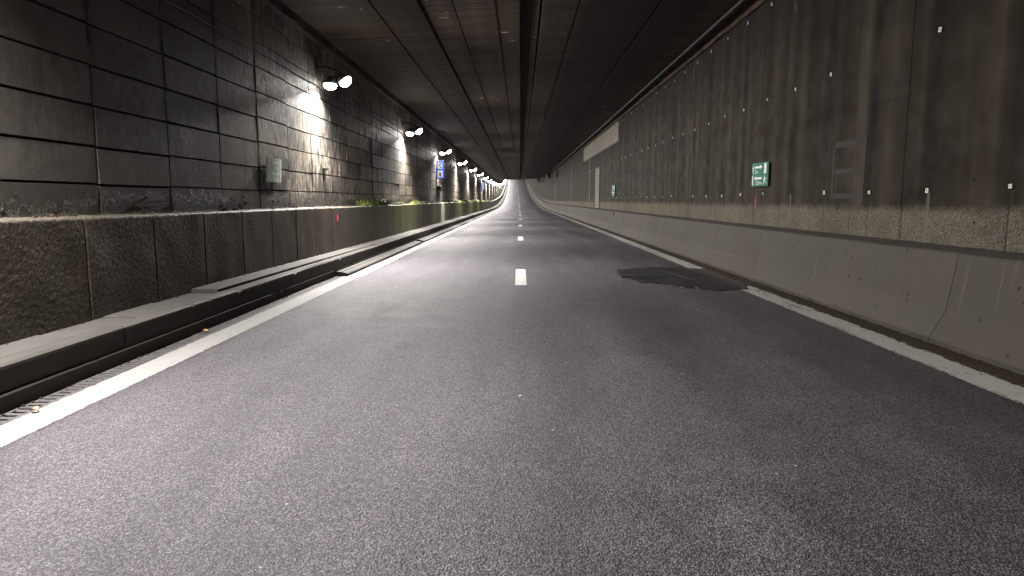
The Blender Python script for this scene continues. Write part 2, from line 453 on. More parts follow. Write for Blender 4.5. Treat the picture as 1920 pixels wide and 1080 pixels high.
# ceiling: board marks across, soot
n = N('sooty_ceiling'); uv = n.uv; q = n.xyz(uv)
bd = n.noise(n.scale(uv, (7.5, .12, 1)), 1.0, 3, .6)
bf = n.noise(n.scale(uv, (26, .35, 1)), 1.0, 4, .7)
c = n.ramp(n.m('ADD', n.m('MULTIPLY', bd, .5), n.m('MULTIPLY', bf, .5)), [(.34, (.011, .008, .006)), (.5, (.042, .031, .0235)), (.66, (.105, .08, .062))])
lg = n.noise(n.scale(uv, (.03, 2.4, 1)), 1.0, 4, .6)
c = n.mix(1.0, c, n.ramp(lg, [(.3, .55), (.7, 1.35)]), 'MULTIPLY')
sx = n.m('ADD', q[1], n.m('MULTIPLY', n.m('SUBTRACT', n.noise(n.scale(uv, (.25, .8, 1)), 1.0, 5), .5), 1.2))
black = n.m('MULTIPLY', n.step(sx, 1.0, 1.4), n.step(sx, 4.3, 3.4))
c = n.mix(n.m('MULTIPLY', black, .8), c, (.010, .009, .009))
pat = n.step(n.noise(n.scale(uv, (.35, .5, 1), (1, 8, 0)), 1.0, 5, .6), .52, .68)
c = n.mix(n.m('MULTIPLY', pat, .6), c, (.022, .019, .017))
lm = n.m('MULTIPLY', n.step(n.noise(n.scale(uv, (3.0, 1.6, 1), (5, 0, 0)), 1.0, 3, .6), .67, .71), n.step(n.noise(n.scale(uv, (.11, .3, 1)), 1.0, 2), .46, .56))
c = n.mix(n.m('MULTIPLY', lm, .9), c, (.42, .39, .33))
CEIL = n.done(c, .72, n.bump(n.m('ADD', n.m('MULTIPLY', bd, .6), bf), .6, .02), .12)

def plain(name, col, rough=.6, metal=0.0, spec=.5, var=.25, sc=12):
    n = N(name)
    f = n.noise(n.obj, sc, 5, .6)
    c = n.mix(1.0, col, n.ramp(f, [(.3, 1 - var), (.7, 1 + var)]), 'MULTIPLY')
    return n.done(c, rough, n.bump(f, .15, .004), spec, metal)
BLACK = plain('black_cable_rubber', (.012, .012, .013), .55)
STEEL = plain('galvanised_steel', (.30, .30, .31), .45, .7)
HOUSING = plain('lamp_housing_grey', (.09, .09, .095), .5)
DARKSTEEL = plain('sooty_steel', (.03, .028, .027), .6)
PLATE = plain('anchor_plate_white', (.75, .74, .70), .5, var=.12)
GRATE = plain('drain_grate_iron', (.10, .094, .096), .55, .2, var=.2, sc=25)
GREEN = plain('sign_green', (.004, .15, .095), .6, spec=.25, var=.12)
FADED = plain('faded_sign_green', (.50, .60, .53), .5, var=.12)
FADEDTOP = plain('faded_sign_white', (.84, .86, .82), .5, var=.08)
WHITE = plain('sign_white', (.80, .80, .78), .6, spec=.25, var=.04)
BLUE = plain('sign_blue', (.015, .09, .55), .5, spec=.3, var=.08)
REDPAINT = plain('sign_red', (.50, .03, .03), .45, var=.1)
INK = plain('sign_black', (.02, .022, .03), .5)
n = N('backlit_blue'); BLUE = n.done((.015, .09, .55), .5, spec=.3, emit=((.02, .09, .6), .55))
n = N('backlit_white'); LITWHITE = n.done((.8, .8, .8), .5, spec=.3, emit=((1, .98, .96), .55))
PINK = plain('pink_spray_paint', (.62, .06, .12), .7, var=.3, sc=60)
PALEPIER = concrete('pale_pier_concrete', (.40, .37, .33), (.58, .55, .50), 3.0)
GHOST = concrete('sealant_residue', (.014, .0125, .011), (.052, .047, .042), 4.0)
PALESTRIP = concrete('pale_joint_filler', (.12, .107, .085), (.20, .18, .145), 4.0)
CABINET = plain('cabinet_grey', (.22, .23, .24), .5)
n = N('rusty_steel'); uv = n.uv
rr = n.noise(n.scale(uv, (1.6, 6, 1)), 1.0, 6, .65)
RUST = n.done(n.ramp(rr, [(.4, (.016, .012, .010)), (.52, (.05, .024, .014)), (.62, (.11, .042, .018)), (.75, (.22, .10, .045))]), .85, n.bump(rr, .6, .02))
n = N('roadside_dirt'); uv = n.uv
d1 = n.noise(uv, 40, 6, .7)
DIRT = n.done(n.ramp(d1, [(.35, (.018, .013, .009)), (.55, (.055, .041, .028)), (.72, (.13, .10, .07))]), .95, n.bump(d1, 1.0, .03), .2)
n = N('weed_leaf')
WEED = n.done(n.mix(n.island(), (.07, .105, .02), (.24, .29, .06)), .55)
n = N('dead_leaf')
LEAF = n.done(n.mix(n.noise(n.obj, 40, 3), (.42, .26, .10), (.62, .45, .22)), .7)
LENS = N('lamp_lens').done((.9, .9, .9), .3, emit=((1, .97, .92), 40.0))

# ---------------------------------------------------------------- ground: road, markings, kerb, gutter
def across_attr(o, vals):
    a = o.data.attributes.new('across', 'FLOAT', 'POINT')
    a.data.foreach_set('value', vals)
b = MB(); b.sweep([(x, 0.0) for x in (-3.5, -2, 0, 2, 4.32)], stations(Y0, Y1), -3.5)
tag(b.build('road', ASPHALT), kind='structure')
def line(name, xa, xb, spans, mat, z=.004):
    b = MB(); vals = []
    for a, c in spans:
        ys = stations(a, c); k = 4
        b.sweep([(xa + (xb - xa) * i / k, z) for i in range(k + 1)], ys, xa)
        vals += [abs(2 * i / k - 1) for _ in ys for i in range(k + 1)]
    o = b.build(name, mat); across_attr(o, vals)
    return tag(o, kind='structure')
line('edge_line', -3.485, -3.165, [(Y0, 13.3)], LINE)
line('edge_line', -3.42, -3.135, [(13.3, Y1)], LINE)
line('edge_line', 3.70, 4.07, [(Y0, 11.9), (15.0, Y1)], LINE_WORN)
line('road_markings', -.11, .11, [(12.0 + 13.5 * k - .02 * k, 14.82 + 13.5 * k - .02 * k) for k in range(-2, 24)], DASH)

# resurfaced pothole
pts = [(1.94, 13.25), (2.06, 14.75), (2.75, 15.25), (3.3, 15.3), (3.85, 15.05), (4.02, 13.6), (4.0, 12.2), (3.86, 11.5), (3.3, 11.35), (2.95, 11.65), (2.62, 12.12), (2.2, 12.36), (2.1, 12.9)]
ring = []
for (x0, y0), (x1, y1) in zip(pts, pts[1:] + pts[:1]):
    for k in range(8):
        t = k / 8
        ring.append((x0 + (x1 - x0) * t + random.uniform(-.02, .02), y0 + (y1 - y0) * t + random.uniform(-.11, .11)))
cx, cy = 2.9, 13.3
b = MB(); vals = []
rows = [[(cx + (x - cx) * s, cy + (y - cy) * s, .008 + (.006 if s < .97 else 0)) for x, y in ring + ring[:1]] for s in (.02, .35, .7, .95, 1.0)]
b.grid(rows, [[(p[1], p[0]) for p in r] for r in rows])
o = b.build('road_patch', PATCH)
across_attr(o, [max(0, min(1, (p[0] - 2.9) / 1.15 + max(0, p[1] - 13.8) * .12)) for r in rows for p in r])
tag(o, kind='structure')
b = MB(); b.tube([(2.83, 15.0, .012), (3.0, 14.2, .014), (3.2, 13.1, .014), (3.32, 12.45, .012)], [.002, .004, .005, .002], 6)
o = b.build('sealed_crack', STEP)
o.parent = bpy.data.objects['road_patch']

# kerb with chipped edge, ledge step, gutter
def chips(y, seed):
    v = mnoise.noise(Vector((y * 2.1, seed, 0))) + .5 * mnoise.noise(Vector((y * 9.0, seed + 5, 0)))
    return max(0.0, v - .42) * .09
def kj(k, y):
    d = .006 * mnoise.noise(Vector((y * .7, k, 3)))
    if k in (2, 3): c = chips(y, 1.3); return (d - c * .5, d * .6 - c)
    if k in (0, 1): return (d * .3, d * .6)
    return (d, 0)
b = MB()
segs = [Y0, -18, -12, -6, 0, 6.2, 12.1, 18.2, 23.9, 30.2, 36.4, 42.5] + [42.5 + 6 * k for k in range(1, 48)]
for a, c in zip(segs, segs[1:]):
    off = random.uniform(-.005, .005)
    ys_ = [q for q in stations(a + .002, c - .002, (.05, 24))]
    b.sweep([(-3.858 + off, .05), (-3.858 + off, .335), (-3.715 + off, .338), (-3.690 + off, .322)], ys_, .05, jit=kj)
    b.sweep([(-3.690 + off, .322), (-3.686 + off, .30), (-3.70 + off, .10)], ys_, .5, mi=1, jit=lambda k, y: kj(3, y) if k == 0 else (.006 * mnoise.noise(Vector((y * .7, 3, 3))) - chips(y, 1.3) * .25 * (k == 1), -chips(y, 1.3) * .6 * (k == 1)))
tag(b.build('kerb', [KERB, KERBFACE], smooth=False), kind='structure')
def sj(k, y):
    c = chips(y, 7.7) * .5 + .006 * mnoise.noise(Vector((y * 5, 2, 0)))
    return (-c, -c * .6) if k in (1, 2) else (0, 0)
b = MB(); b.sweep([(-3.72, .125), (-3.672, .128), (-3.664, .118), (-3.662, -.15)], stations(0, 40, (.06, 20)), .0, jit=sj)
b.sweep([(-3.72, .125), (-3.672, .128), (-3.664, .118), (-3.662, -.15)], stations(Y0, 0), .0)
b.sweep([(-3.72, .125), (-3.672, .128), (-3.664, .118), (-3.662, -.15)], stations(40, Y1), .0)
b.sweep([(-3.662, -.14), (-3.47, -.14), (-3.47, -.002)], stations(Y0, 13.4), .0)
tag(b.build('gutter_channel', STEP), kind='structure')
# raised channel covers beyond the open grating
b = MB()
for a, c in [(13.42, 23.7), (24.2, 34), (34.1, 52), (52.05, 80)] + [(80.05 + 18 * k, 98 + 18 * k) for k in range(14)]:
    zt = .085 + random.uniform(-.004, .004)
    ys = [q for q in stations(a, c)]
    b.sweep([(-3.655, .0), (-3.655, zt + .012), (-3.57, zt + .006)], ys, 0)
    b.sweep([(-3.562, zt), (-3.455, zt - .02), (-3.435, zt - .035), (-3.43, -.01)], ys, .1)
    for yy, fl in ((a, 1), (c, -1)):
        b.face([P(-3.655, yy, 0), P(-3.655, yy, zt + .012), P(-3.57, yy, zt + .006), P(-3.562, yy, zt), P(-3.455, yy, zt - .02), P(-3.43, yy, zt - .035), P(-3.43, yy, 0)][::fl])
o = b.build('channel_cover', SLAB); tag(o, kind='structure')

# drain grating sections with open slots
def grate_mesh(L):
    b = MB()
    x0, x1, z = -3.652, -3.492, .006
    b.box((x0, 0.003, z - .03), (x0 + .028, L - .003, z), .002, align=False)
    b.box((x1 - .03, 0.003, z - .03), (x1, L - .003, z), .002, align=False)
    k = int(round(L / .0833)); p = L / k
    for i in range(k):
        b.box((x0 + .026, i * p + .0235, z - .028), (x1 - .028, (i + 1) * p - .0135, z - .0015), .002, align=False)
    b.box((x0 + .026, .004, z - .028), (x1 - .028, .012, z - .0015), .001, align=False)
    return b.mesh('drain_grate')
gm = grate_mesh(1.0)
ords = 'first second third fourth fifth sixth seventh eighth ninth tenth eleventh twelfth thirteenth fourteenth fifteenth sixteenth seventeenth eighteenth nineteenth twentieth'.split()
for i in range(10):
    y = 3.4 + i * 1.0
    if i == 0: o = link('drain_grate', gm, GRATE)
    else: o = bpy.data.objects['drain_grate'].copy(); COL.objects.link(o)
    o.location = (random.uniform(-.004, .004), y, random.uniform(-.003, .002))
    tag(o, f'grey slotted drain grate beside the chipped kerb, {ords[i]} section of ten along the white line', 'drain grate', 'drain grates along the kerb')

# walkway: uneven duct covers behind the kerb
b = MB(); y = Y0
while y < Y1:
    L = random.uniform(.92, 1.0) if y < 60 else 3.0
    z = .332 + random.uniform(-.008, .008)
    ch = .006 if y < 45 else 0
    if 8.3 < y < 22: z = .374 - (y - 8.4) * .0028
    xr = -3.868 + random.uniform(-.008, .004)
    xl = -4.217 if not (2.8 < y < 7.4) else -4.217
    b.box((xl, y + .004, z - .07), (xr, y + L - .004, z), ch)
    y += L
b.sweep([(-4.22, .2), (-3.7, .2)], stations(Y0, Y1), 0, 1)
tag(b.build('walkway', [SLAB, JOINT]), kind='structure')

# dirt along the barrier foot
b = MB(); ys = stations(0, 60, (.045, 22)); rows, uvs = [], []
for y in [-20, -10] + ys + [80, 95, 110, 130, 150, 180, 210, 240, 270, 300, 330]:
    row = []
    nl = -.03 + .06 * mnoise.noise(Vector((y * 3.1, 0, 1))) + .045 * mnoise.noise(Vector((y * 11, 0, 2)))
    for k in range(7):
        t = k / 6
        x = 4.055 + nl + (4.27 - 4.055 - nl) * t
        z = .006 + .022 * math.sin(math.pi * min(1, t * .62)) * (1 + .9 * mnoise.noise(Vector((x * 30, y * 12, 4)))) if k else -.006
        row.append(P(x, y, z))
    rows.append(row); uvs.append([(y, p.x) for p in row])
b.grid(rows, uvs)
tag(b.build('roadside_dirt', DIRT, smooth=True), kind='stuff')

# ---------------------------------------------------------------- block wall
def blockwall():
    wall = thing('block_wall', 'tall soot-stained concrete block wall with open joints, behind the row of lit lamps', 'wall')
    tag(wall, kind='thing')
    b = MB()
    xb = -4.53
    hs = [1.30, 1.668, 2.06, 2.482, 2.895, 3.31, 3.73, 4.15, 4.57, 5.06]
    c0 = 7.26; W = 1.505
    y = c0 - W * 21
    def rough_patch(y0, y1, z0, z1, x, g=.006, t=None):
        ch = .009
        za = z0 + g; zb = z1 - g * .4
        ya = y0 + .007; yb = y1 - .007
        tl = t or (0, 0, 0, 0)
        o = [(ya, za), (yb, za), (yb, zb), (ya, zb)]
        i = [(ya + ch, za + ch), (yb - ch, za + ch), (yb - ch, zb - ch), (ya + ch, zb - ch)]
        base = len(b.v)
        b.v += [tuple(P(x - .05, *p)) for p in o] + [tuple(P(x + q, *p)) for p, q in zip(i, tl)]
        for f in ((4, 5, 6, 7), (0, 1, 5, 4), (1, 2, 6, 5), (2, 3, 7, 6), (3, 0, 4, 7)):
            b.f.append(tuple(base + k for k in f)); b.uv.append([((o + i)[k][0], (o + i)[k][1]) for k in f]); b.m.append(0)
    while y < Y1:
        cj = random.uniform(-.008, .012); cz = random.uniform(-.012, .012)
        split = random.random()
        for r in range(9):
            x = -4.48 + cj + random.uniform(-.006, .006)
            tl = [random.uniform(-.004, .004) for _ in range(4)]
            z0 = hs[r] + (cz if r else 0); z1 = hs[r + 1] + cz + random.uniform(-.004, .004)
            if 13.5 < y and split < .45 and r > 0:
                yc = y + W * .48
                rough_patch(y, yc, z0, z1, x, t=tl); rough_patch(yc, y + W, z0, z1, x + random.uniform(-.01, .01), t=tl)
            else:
                rough_patch(y, y + W, z0, z1, x, t=tl)
        y += W
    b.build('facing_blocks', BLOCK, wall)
    b = MB(); b.sweep([(xb, .9), (xb, 5.2)], stations(Y0, Y1), .9)
    b.build('backing', JOINT, wall)
    # broken upper rim under the ceiling
    b = MB(); b.sweep([(-4.56, 4.86), (-4.36, 4.90), (-4.34, 5.12)], stations(Y0, Y1, (.25, 60)), 4.8, jit=lambda k, y: (.035 * mnoise.noise(Vector((y * 1.3, k, 9))), .03 * mnoise.noise(Vector((y * 2.3, k, 4)))))
    b.build('haunch', CEIL, wall)
    return wall
WALL = blockwall()

pl = tag(thing('plinth', 'low pitted brown concrete plinth at the foot of the block wall, behind the walkway', 'plinth'), kind='thing')
b = MB(); y = 6.57 - 1.25 * 25
SOSA, SOSB = 36.45, 38.1
while y < Y1:
    if abs(y - (6.57 + 1.25 * 25)) < .01: b.build('face_blocks', PLINTH, pl); b = MB()
    y2 = y + 1.25
    for a, c in ([(y, y2)] if y2 <= SOSA or y >= SOSB else [q for q in ((y, min(y2, SOSA)), (max(y, SOSB), y2)) if q[1] - q[0] > .1]):
        j = random.uniform(-.006, .006)
        a += .006; c -= .006
        zt = 1.337 + random.uniform(-.004, .004)
        near = 3.5 < a < 15
        nz = 62 if near else 2
        prof = [(-4.224 + j, .32 + (zt - .03 - .32) * i / nz) for i in range(nz + 1)] + [(-4.228 + j, zt - .016), (-4.238 + j, zt - .005), (-4.258 + j, zt), (-4.40, zt + .004), (-4.55, zt + .012)]
        ny = 78 if near else 4
        ys = [a, a + .012] + [a + (c - a) * t / ny for t in range(1, ny)] + [c - .012, c]
        def pjit(k, yy):
            z = prof[k][1]
            d = .010 * mnoise.noise(Vector((yy * 2.3, z * 2.3, 1)))
            if near: d += .003 * mnoise.fractal(Vector((yy * 22, z * 22, 3)), .6, 2.1, 3)
            if (yy < a + .004 or yy > c - .004) and k < len(prof) - 2: d -= .012
            e = .008 * mnoise.noise(Vector((yy * 4, 0, 7))) + .006 * mnoise.noise(Vector((yy * 17, 0, 7)))
            return (d, e) if k > nz - 1 else (d, 0)
        b.sweep(prof, ys, .32, jit=pjit)
    y = y2
b.build('face_blocks', PLINTH, pl)
b = MB(); b.sweep([(-4.25, .2), (-4.25, 1.3)], stations(Y0, SOSA)); b.sweep([(-4.25, .2), (-4.25, 1.3)], stations(SOSB, Y1))
b.build('joint_backing', JOINT, pl)
b = MB(); b.box((-4.52, SOSA + .02, .2), (-4.215, SOSB - .02, 1.36), .015)
o = b.build('pier', PALEPIER, pl)

# crust and clods lying on the ledge
b = MB()
for k in range(420):
    y = random.uniform(3.5, 21); r = random.uniform(.006, .018) * (1.0 if random.random() < .8 else 1.7)
    if mnoise.noise(Vector((y * .9, 3, 3))) < -.1: continue
    c = P(-4.44 + random.uniform(-.035, .10), y, 1.345 + r * .35 + (abs(random.gauss(0, .09)) if random.random() < .4 else 0))
    if c.z > 1.36 + r: c.x = -4.475
    t = bmesh.new(); bmesh.ops.create_icosphere(t, subdivisions=1, radius=r)
    base = len(b.v)
    for v in t.verts: b.v.append(tuple(c + v.co * random.uniform(.6, 1.25)))
    for f in t.faces: b.f.append(tuple(base + v.index for v in f.verts)); b.uv.append([(y + random.random(), 1.4)] * 3); b.m.append(0)
    t.free()
tag(b.build('ledge_rubble', DIRT), kind='stuff')

# ---------------------------------------------------------------- cast concrete wall and barrier on the other side
cw = tag(thing('concrete_wall', 'dark cast concrete wall with rows of white anchor plates above the sloped barrier', 'wall'), kind='thing')
b = MB(); XR = 4.75
joints = [8.66 + 1.3665 * 4 * k for k in range(-6, 60)]
ys0 = joints
for a, c in zip(ys0, ys0[1:]):
    if a > Y1: break
    j = random.uniform(-.0015, .0015)
    ys = [a + .004, a + .014] + [a + .9 * q for q in range(1, 6)] + [c - .014, c - .004]
    def wj(k, yy, a=a, c=c): return (.010 if (yy < a + .008 or yy > c - .008) else 0, 0)
    b.sweep([(XR + j, .90), (XR + j, 2.768)], ys, .90, jit=wj)
    b.sweep([(XR + j, 2.768), (XR + .005 + j, 2.773), (XR + .005 + j, 2.783), (XR + j + .002, 2.788)], ys, 2.768, jit=wj)
    b.sweep([(XR + j + .002, 2.788), (XR + j + .002, 4.02)], ys, 2.788, jit=wj)
    b.sweep([(XR + j + .002, 4.02), (XR + j + .006, 4.026), (XR + j + .006, 5.55)], ys, 4.02, jit=wj)
b.build('cast_panels', CASTWALL, cw)
b = MB(); b.sweep([(XR + .03, .8), (XR + .03, 5.6)], stations(Y0, Y1), .8)
b.build('joint_backing', JOINT, cw)
# infill blockwork and door recess
b = MB(); b.box((XR - .012, 33.85, 4.335), (XR + .03, 52.1, 5.50)); b.build('infill_panel', BLOCKWORK, cw)
b = MB(); b.box((XR - .02, 41.5, 1.02), (XR + .03, 43.75, 3.47)); b.build('bricked_doorway', BLOCKWORK, cw)
b = MB(); b.box((XR - .035, 43.76, 1.0), (XR + .03, 43.86, 3.5)); b.build('doorway_jamb', DARKSTEEL, cw); b = MB(); b.box((XR - .035, 41.40, 1.0), (XR + .03, 41.49, 3.5)); b.build('doorway_jamb', DARKSTEEL, cw)
for yy, wd, zt in ((47.2, .35, 4.3), (64, .45, 4.6), (92, .9, 3.6), (118, .6, 4.4)):
    b = MB(); b.box((XR - .010, yy, 1.0), (XR + .03, yy + wd, zt)); b.build('filled_joint', PALESTRIP, cw)
# ghost of removed sign boxes
b = MB()
def strip(y0, y1, z0, z1, x=XR - .004):
    ny = max(2, int((y1 - y0) / .03)); nz = max(2, int((z1 - z0) / .03))
    rows = []
    for i in range(ny + 1):
        row = []
        for k in range(nz + 1):
            yy = y0 + (y1 - y0) * i / ny; zz = z0 + (z1 - z0) * k / nz
            e = .014 * mnoise.noise(Vector((yy * 14, zz * 14, 1)))
            row.append(P(x, yy + e, zz + e))
        rows.append(row)
    b.grid(rows, [[(p[1], p[2]) for p in r] for r in rows])
Ya, Yb = 9.62, 10.62
strip(Ya, Ya + .10, 1.52, 2.40); strip(Yb - .07, Yb, 1.52, 2.30); strip(Ya + .102, Yb - .072, 2.27, 2.36); strip(Ya + .102, Yb - .072, 1.885, 1.955); strip(Ya + .102, Yb - .072, 1.52, 1.60)
b.build('sealant_outline', GHOST, cw)
# anchor plates
pm = MB()
def ring_plate(bb, s=.026, hole=.010, d=.008):
    n8 = 4
    outer = [(-s, -s), (s, -s), (s, s), (-s, s)]; inn = [(-hole, -hole), (hole, -hole), (hole, hole), (-hole, hole)]
    for i in range(4):
        k = (i + 1) % 4
        bb.face([(-d, outer[i][0], outer[i][1]), (-d, outer[k][0], outer[k][1]), (-d, inn[k][0], inn[k][1]), (-d, inn[i][0], inn[i][1])])
        bb.face([(0, outer[i][0], outer[i][1]), (0, outer[k][0], outer[k][1]), (-d, outer[k][0], outer[k][1]), (-d, outer[i][0], outer[i][1])])
    bb.face([(-.001, inn[i][0], inn[i][1]) for i in range(4)], mi=1)
ring_plate(pm); pmesh = pm.mesh('anchor_plate')
pmesh.materials.append(PLATE); pmesh.materials.append(BLACK)
cnt = 0
for zr, k0, k1 in ((1.615, 0, 32), (3.41, 1, 34), (5.165, 5, 30)):
    for k in range(k0, k1):
        yy = 6.73 + 1.3665 * k
        if zr > 4 and 33.5 < yy < 52.4: continue
        if random.random() < .07: continue
        o = bpy.data.objects.new('anchor_plate', pmesh); COL.objects.link(o)
        o.location = P(XR - .008, yy + random.uniform(-.02, .02), zr + random.uniform(-.02, .02)); o.parent = cw
        o.rotation_euler = (random.uniform(-.2, .2), 0, 0)
        s_ = random.uniform(.8, 1.1); o.scale = (1, s_, s_)
        cnt += 1

bar = tag(thing('safety_barrier', 'grey cast concrete safety barrier with sloped foot along the worn road line', 'barrier'), kind='thing')
b = MB(); js = [7.05 + 2.87 * k for k in range(-11, 114)]
for a, c in zip(js, js[1:]):
    o_ = random.uniform(-.0015, .0015)
    b.sweep([(4.262 + o_, -.01), (4.250 + o_, .075), (4.256 + o_, .085), (4.40 + o_, .345), (4.412 + o_, .38), (4.492 + o_, .945), (4.51 + o_, .962), (4.60, .972)], [a + .004, a + .01] + [a + .02 + (2.83) * t / 4 for t in range(5)] + [c - .01, c - .002], 0, jit=lambda k, yy: (.006 * mnoise.noise(Vector((yy * 1.7, k * .6, 2))) + (.002 if yy < a + .006 or yy > c - .006 else 0), 0))
b.build('barrier_body', BARRIER, bar)
b = MB(); b.sweep([(4.515, .966), (4.58, .985), (4.76, 1.003)], stations(Y0, Y1, (.1, 20)), 0, jit=lambda k, y: (.012 * mnoise.noise(Vector((y * 5, k, 2))) if k < 2 else 0, .008 * mnoise.noise(Vector((y * 6, k, 8)))))
b.build('dirty_coping', plain('coping_grime', (.045, .038, .031), .9, var=.4, sc=20), bar)
b = MB(); b.sweep([(4.34, .0), (4.435, .36), (4.52, .93)], stations(Y0, Y1)); b.build('core', BARRIER, bar)

# ---------------------------------------------------------------- ceiling
def cz(x): return 5.25 + .042 * (x - .1)
prof = [(-4.6, cz(-4.6))]
for gx, gw, gd in ((-2.80, .04, .05), (-1.89, .10, .10), (-1.29, .03, .04), (-.48, .06, .03)):
    prof += [(gx - gw / 2, cz(gx)), (gx - gw / 2 + .005, cz(gx) + gd), (gx + gw / 2 - .005, cz(gx) + gd), (gx + gw / 2, cz(gx))]
prof += [(-.03, cz(0)), (-.028, 5.62), (.22, 5.62), (.225, 5.36), (.375, 5.36), (.38, 5.62), (.428, 5.62), (.43, cz(.43))]
for gx, gw, gd in ((1.13, .05, .05), (2.75, .06, .06)):
    prof += [(gx - gw / 2, cz(gx)), (gx - gw / 2 + .005, cz(gx) + gd), (gx + gw / 2 - .005, cz(gx) + gd), (gx + gw / 2, cz(gx))]
prof += [(4.85, cz(4.85))]
b = MB(); ss = [p[0] for p in prof]
ys = stations(Y0, Y1)
b.grid([[P(x, y, z) for x, z in prof] for y in ys], [[(y, q) for q in ss] for y in ys])
tag(b.build('ceiling', CEIL), kind='structure')

# ---------------------------------------------------------------- services
b = MB()
def pj(k, y): return (.012 * mnoise.noise(Vector((y * .8, k, 1))), .02 * mnoise.noise(Vector((y * .8, k, 5))))
for a in range(-20, 320, 4):
    d = random.uniform(-.02, .02)
    b.sweep([(4.66 + d, 5.30), (4.66 + d, 5.405), (4.60 + d, 5.41), (4.60 + d, 5.42)], stations(a, a + 3.95, (.4, 60)), 0, jit=pj)
    b.sweep([(4.74, 5.295 + d * .6), (4.66 + d, 5.297)], stations(a, a + 3.95, (.4, 60)), .3, jit=pj)
tag(b.build('steel_angle', RUST), 'corroded orange-brown steel angle running along the top of the cast wall', 'steel angle')
b = MB(); b.tube([P(4.32, y, cz(4.32) - .06) for y in stations(Y0, Y1)], .035, 8)
tag(b.build('conduit_pipe', DARKSTEEL, smooth=True), 'black conduit pipe fixed under the dark ceiling beside the corroded angle', 'pipe')
pts = []
for y in stations(Y0, 225, (.35, 90)):
    ph = ((y - LAMP_FIRST) / LAMP_STEP + .5) % 1 - .5
    pts.append(P(-4.445, y, 3.975 + .01 * math.sin(y * 2.1) - .16 * math.exp(-((ph * LAMP_STEP - .9) / .55) ** 2)))
b = MB(); b.tube(pts, .012, 6)
tag(b.build('power_cable', BLACK, smooth=True), 'thin black cable sagging under each lamp along the block wall', 'cable')

# ---------------------------------------------------------------- lamps
def box_part(name, lo, hi, mat, parent, ch=.01, m=None):
    b = MB(); b.box(lo, hi, ch, align=False)
    o = b.build(name, mat, parent)
    if m is not None: o.matrix_local = m
    return o
def make_lamp():
    t = thing('tunnel_lamp', 'x', 'lamp', (0, 0, 0))
    # wall plate and arm
    b = MB(); b.box((-.43, -.09, .16), (-.405, .09, .42), .004, align=False)
    b.tube([(-.41, 0, .32), (-.2, 0, .33), (.0, 0, .26), (.16, 0, .16)], .026, 8)
    b.box((-.17, -.035, .10), (.28, .035, .14), .006, align=False)
    b.build('bracket', DARKSTEEL, t)
    for s in (-1, 1):
        M = Matrix.Translation((s * .165 + .03, 0, s * .04)) @ Matrix.Rotation(R(4 if s < 0 else -40), 4, 'Y') @ Matrix.Rotation(R(-5), 4, 'X')
        b = MB(); b.lathe([(.0, .13), (.07, .128), (.085, .10), (.135, .06), (.145, .012), (.13, .0), (.0, .002)], 20)
        for k in range(8):
            a = k * math.pi / 4
            b.box((-.003, -.10, .07), (.003, .10, .125), 0, align=False) if k == 0 else None
        h = b.build('lamp_head', HOUSING, t, smooth=True); h.matrix_local = M
        b = MB(); b.lathe([(.142, -.002), (.14, -.03), (.118, -.07), (.078, -.10), (.0, -.115)], 20)
        b.build('lens', LENS, h, smooth=True)
        L = bpy.data.lights.new('lamp_light', 'AREA'); L.shape = 'DISK'; L.size = .2; L.spread = R(145 if s < 0 else 160); L.energy = LAMP_W[s]; L.color = LAMP_COLOR
        l = bpy.data.objects.new('lamp_light', L); COL.objects.link(l); l.parent = h
        l.location = (0, 0, -.12)
    return t
def copy_tree(o, parent=None):
    c = o.copy(); COL.objects.link(c)
    if parent is not None: c.parent = parent; c.matrix_parent_inverse = o.matrix_parent_inverse
    for ch in [q for q in bpy.data.objects if q.parent == o]: copy_tree(ch, c)
    return c
lamp0 = make_lamp()
k = -3
ys = []
while LAMP_FIRST + LAMP_STEP * k < 305: ys.append((k, LAMP_FIRST + LAMP_STEP * k)); k += 1
for i, (k, y) in enumerate(ys):
    o = lamp0 if i == 0 else copy_tree(lamp0)
    o.location = P(-4.06, y, 4.055)
    if k == -1:                                                         # output lowered to keep the near road from over-brightening
        for h in o.children:
            for l in h.children:
                if l.type == 'LIGHT':
                    l.data = l.data.copy(); l.data.energy *= .55 if l.data.energy < 400 else .78
    if k < 0: lab = 'lit twin-lens lamp on the block wall, beyond the picture edge before the big one'
    elif k == 0: lab = 'lit twin-lens lamp on the block wall, the biggest and brightest of the row'
    elif k < 19: lab = f'lit twin-lens lamp on the block wall, {ords[k]} along the row, the biggest counting first'
    else: lab = 'lit twin-lens lamp on the climbing end of the block wall, hidden by the ceiling'
    tag(o, lab, 'lamp', 'lamps along the block wall')

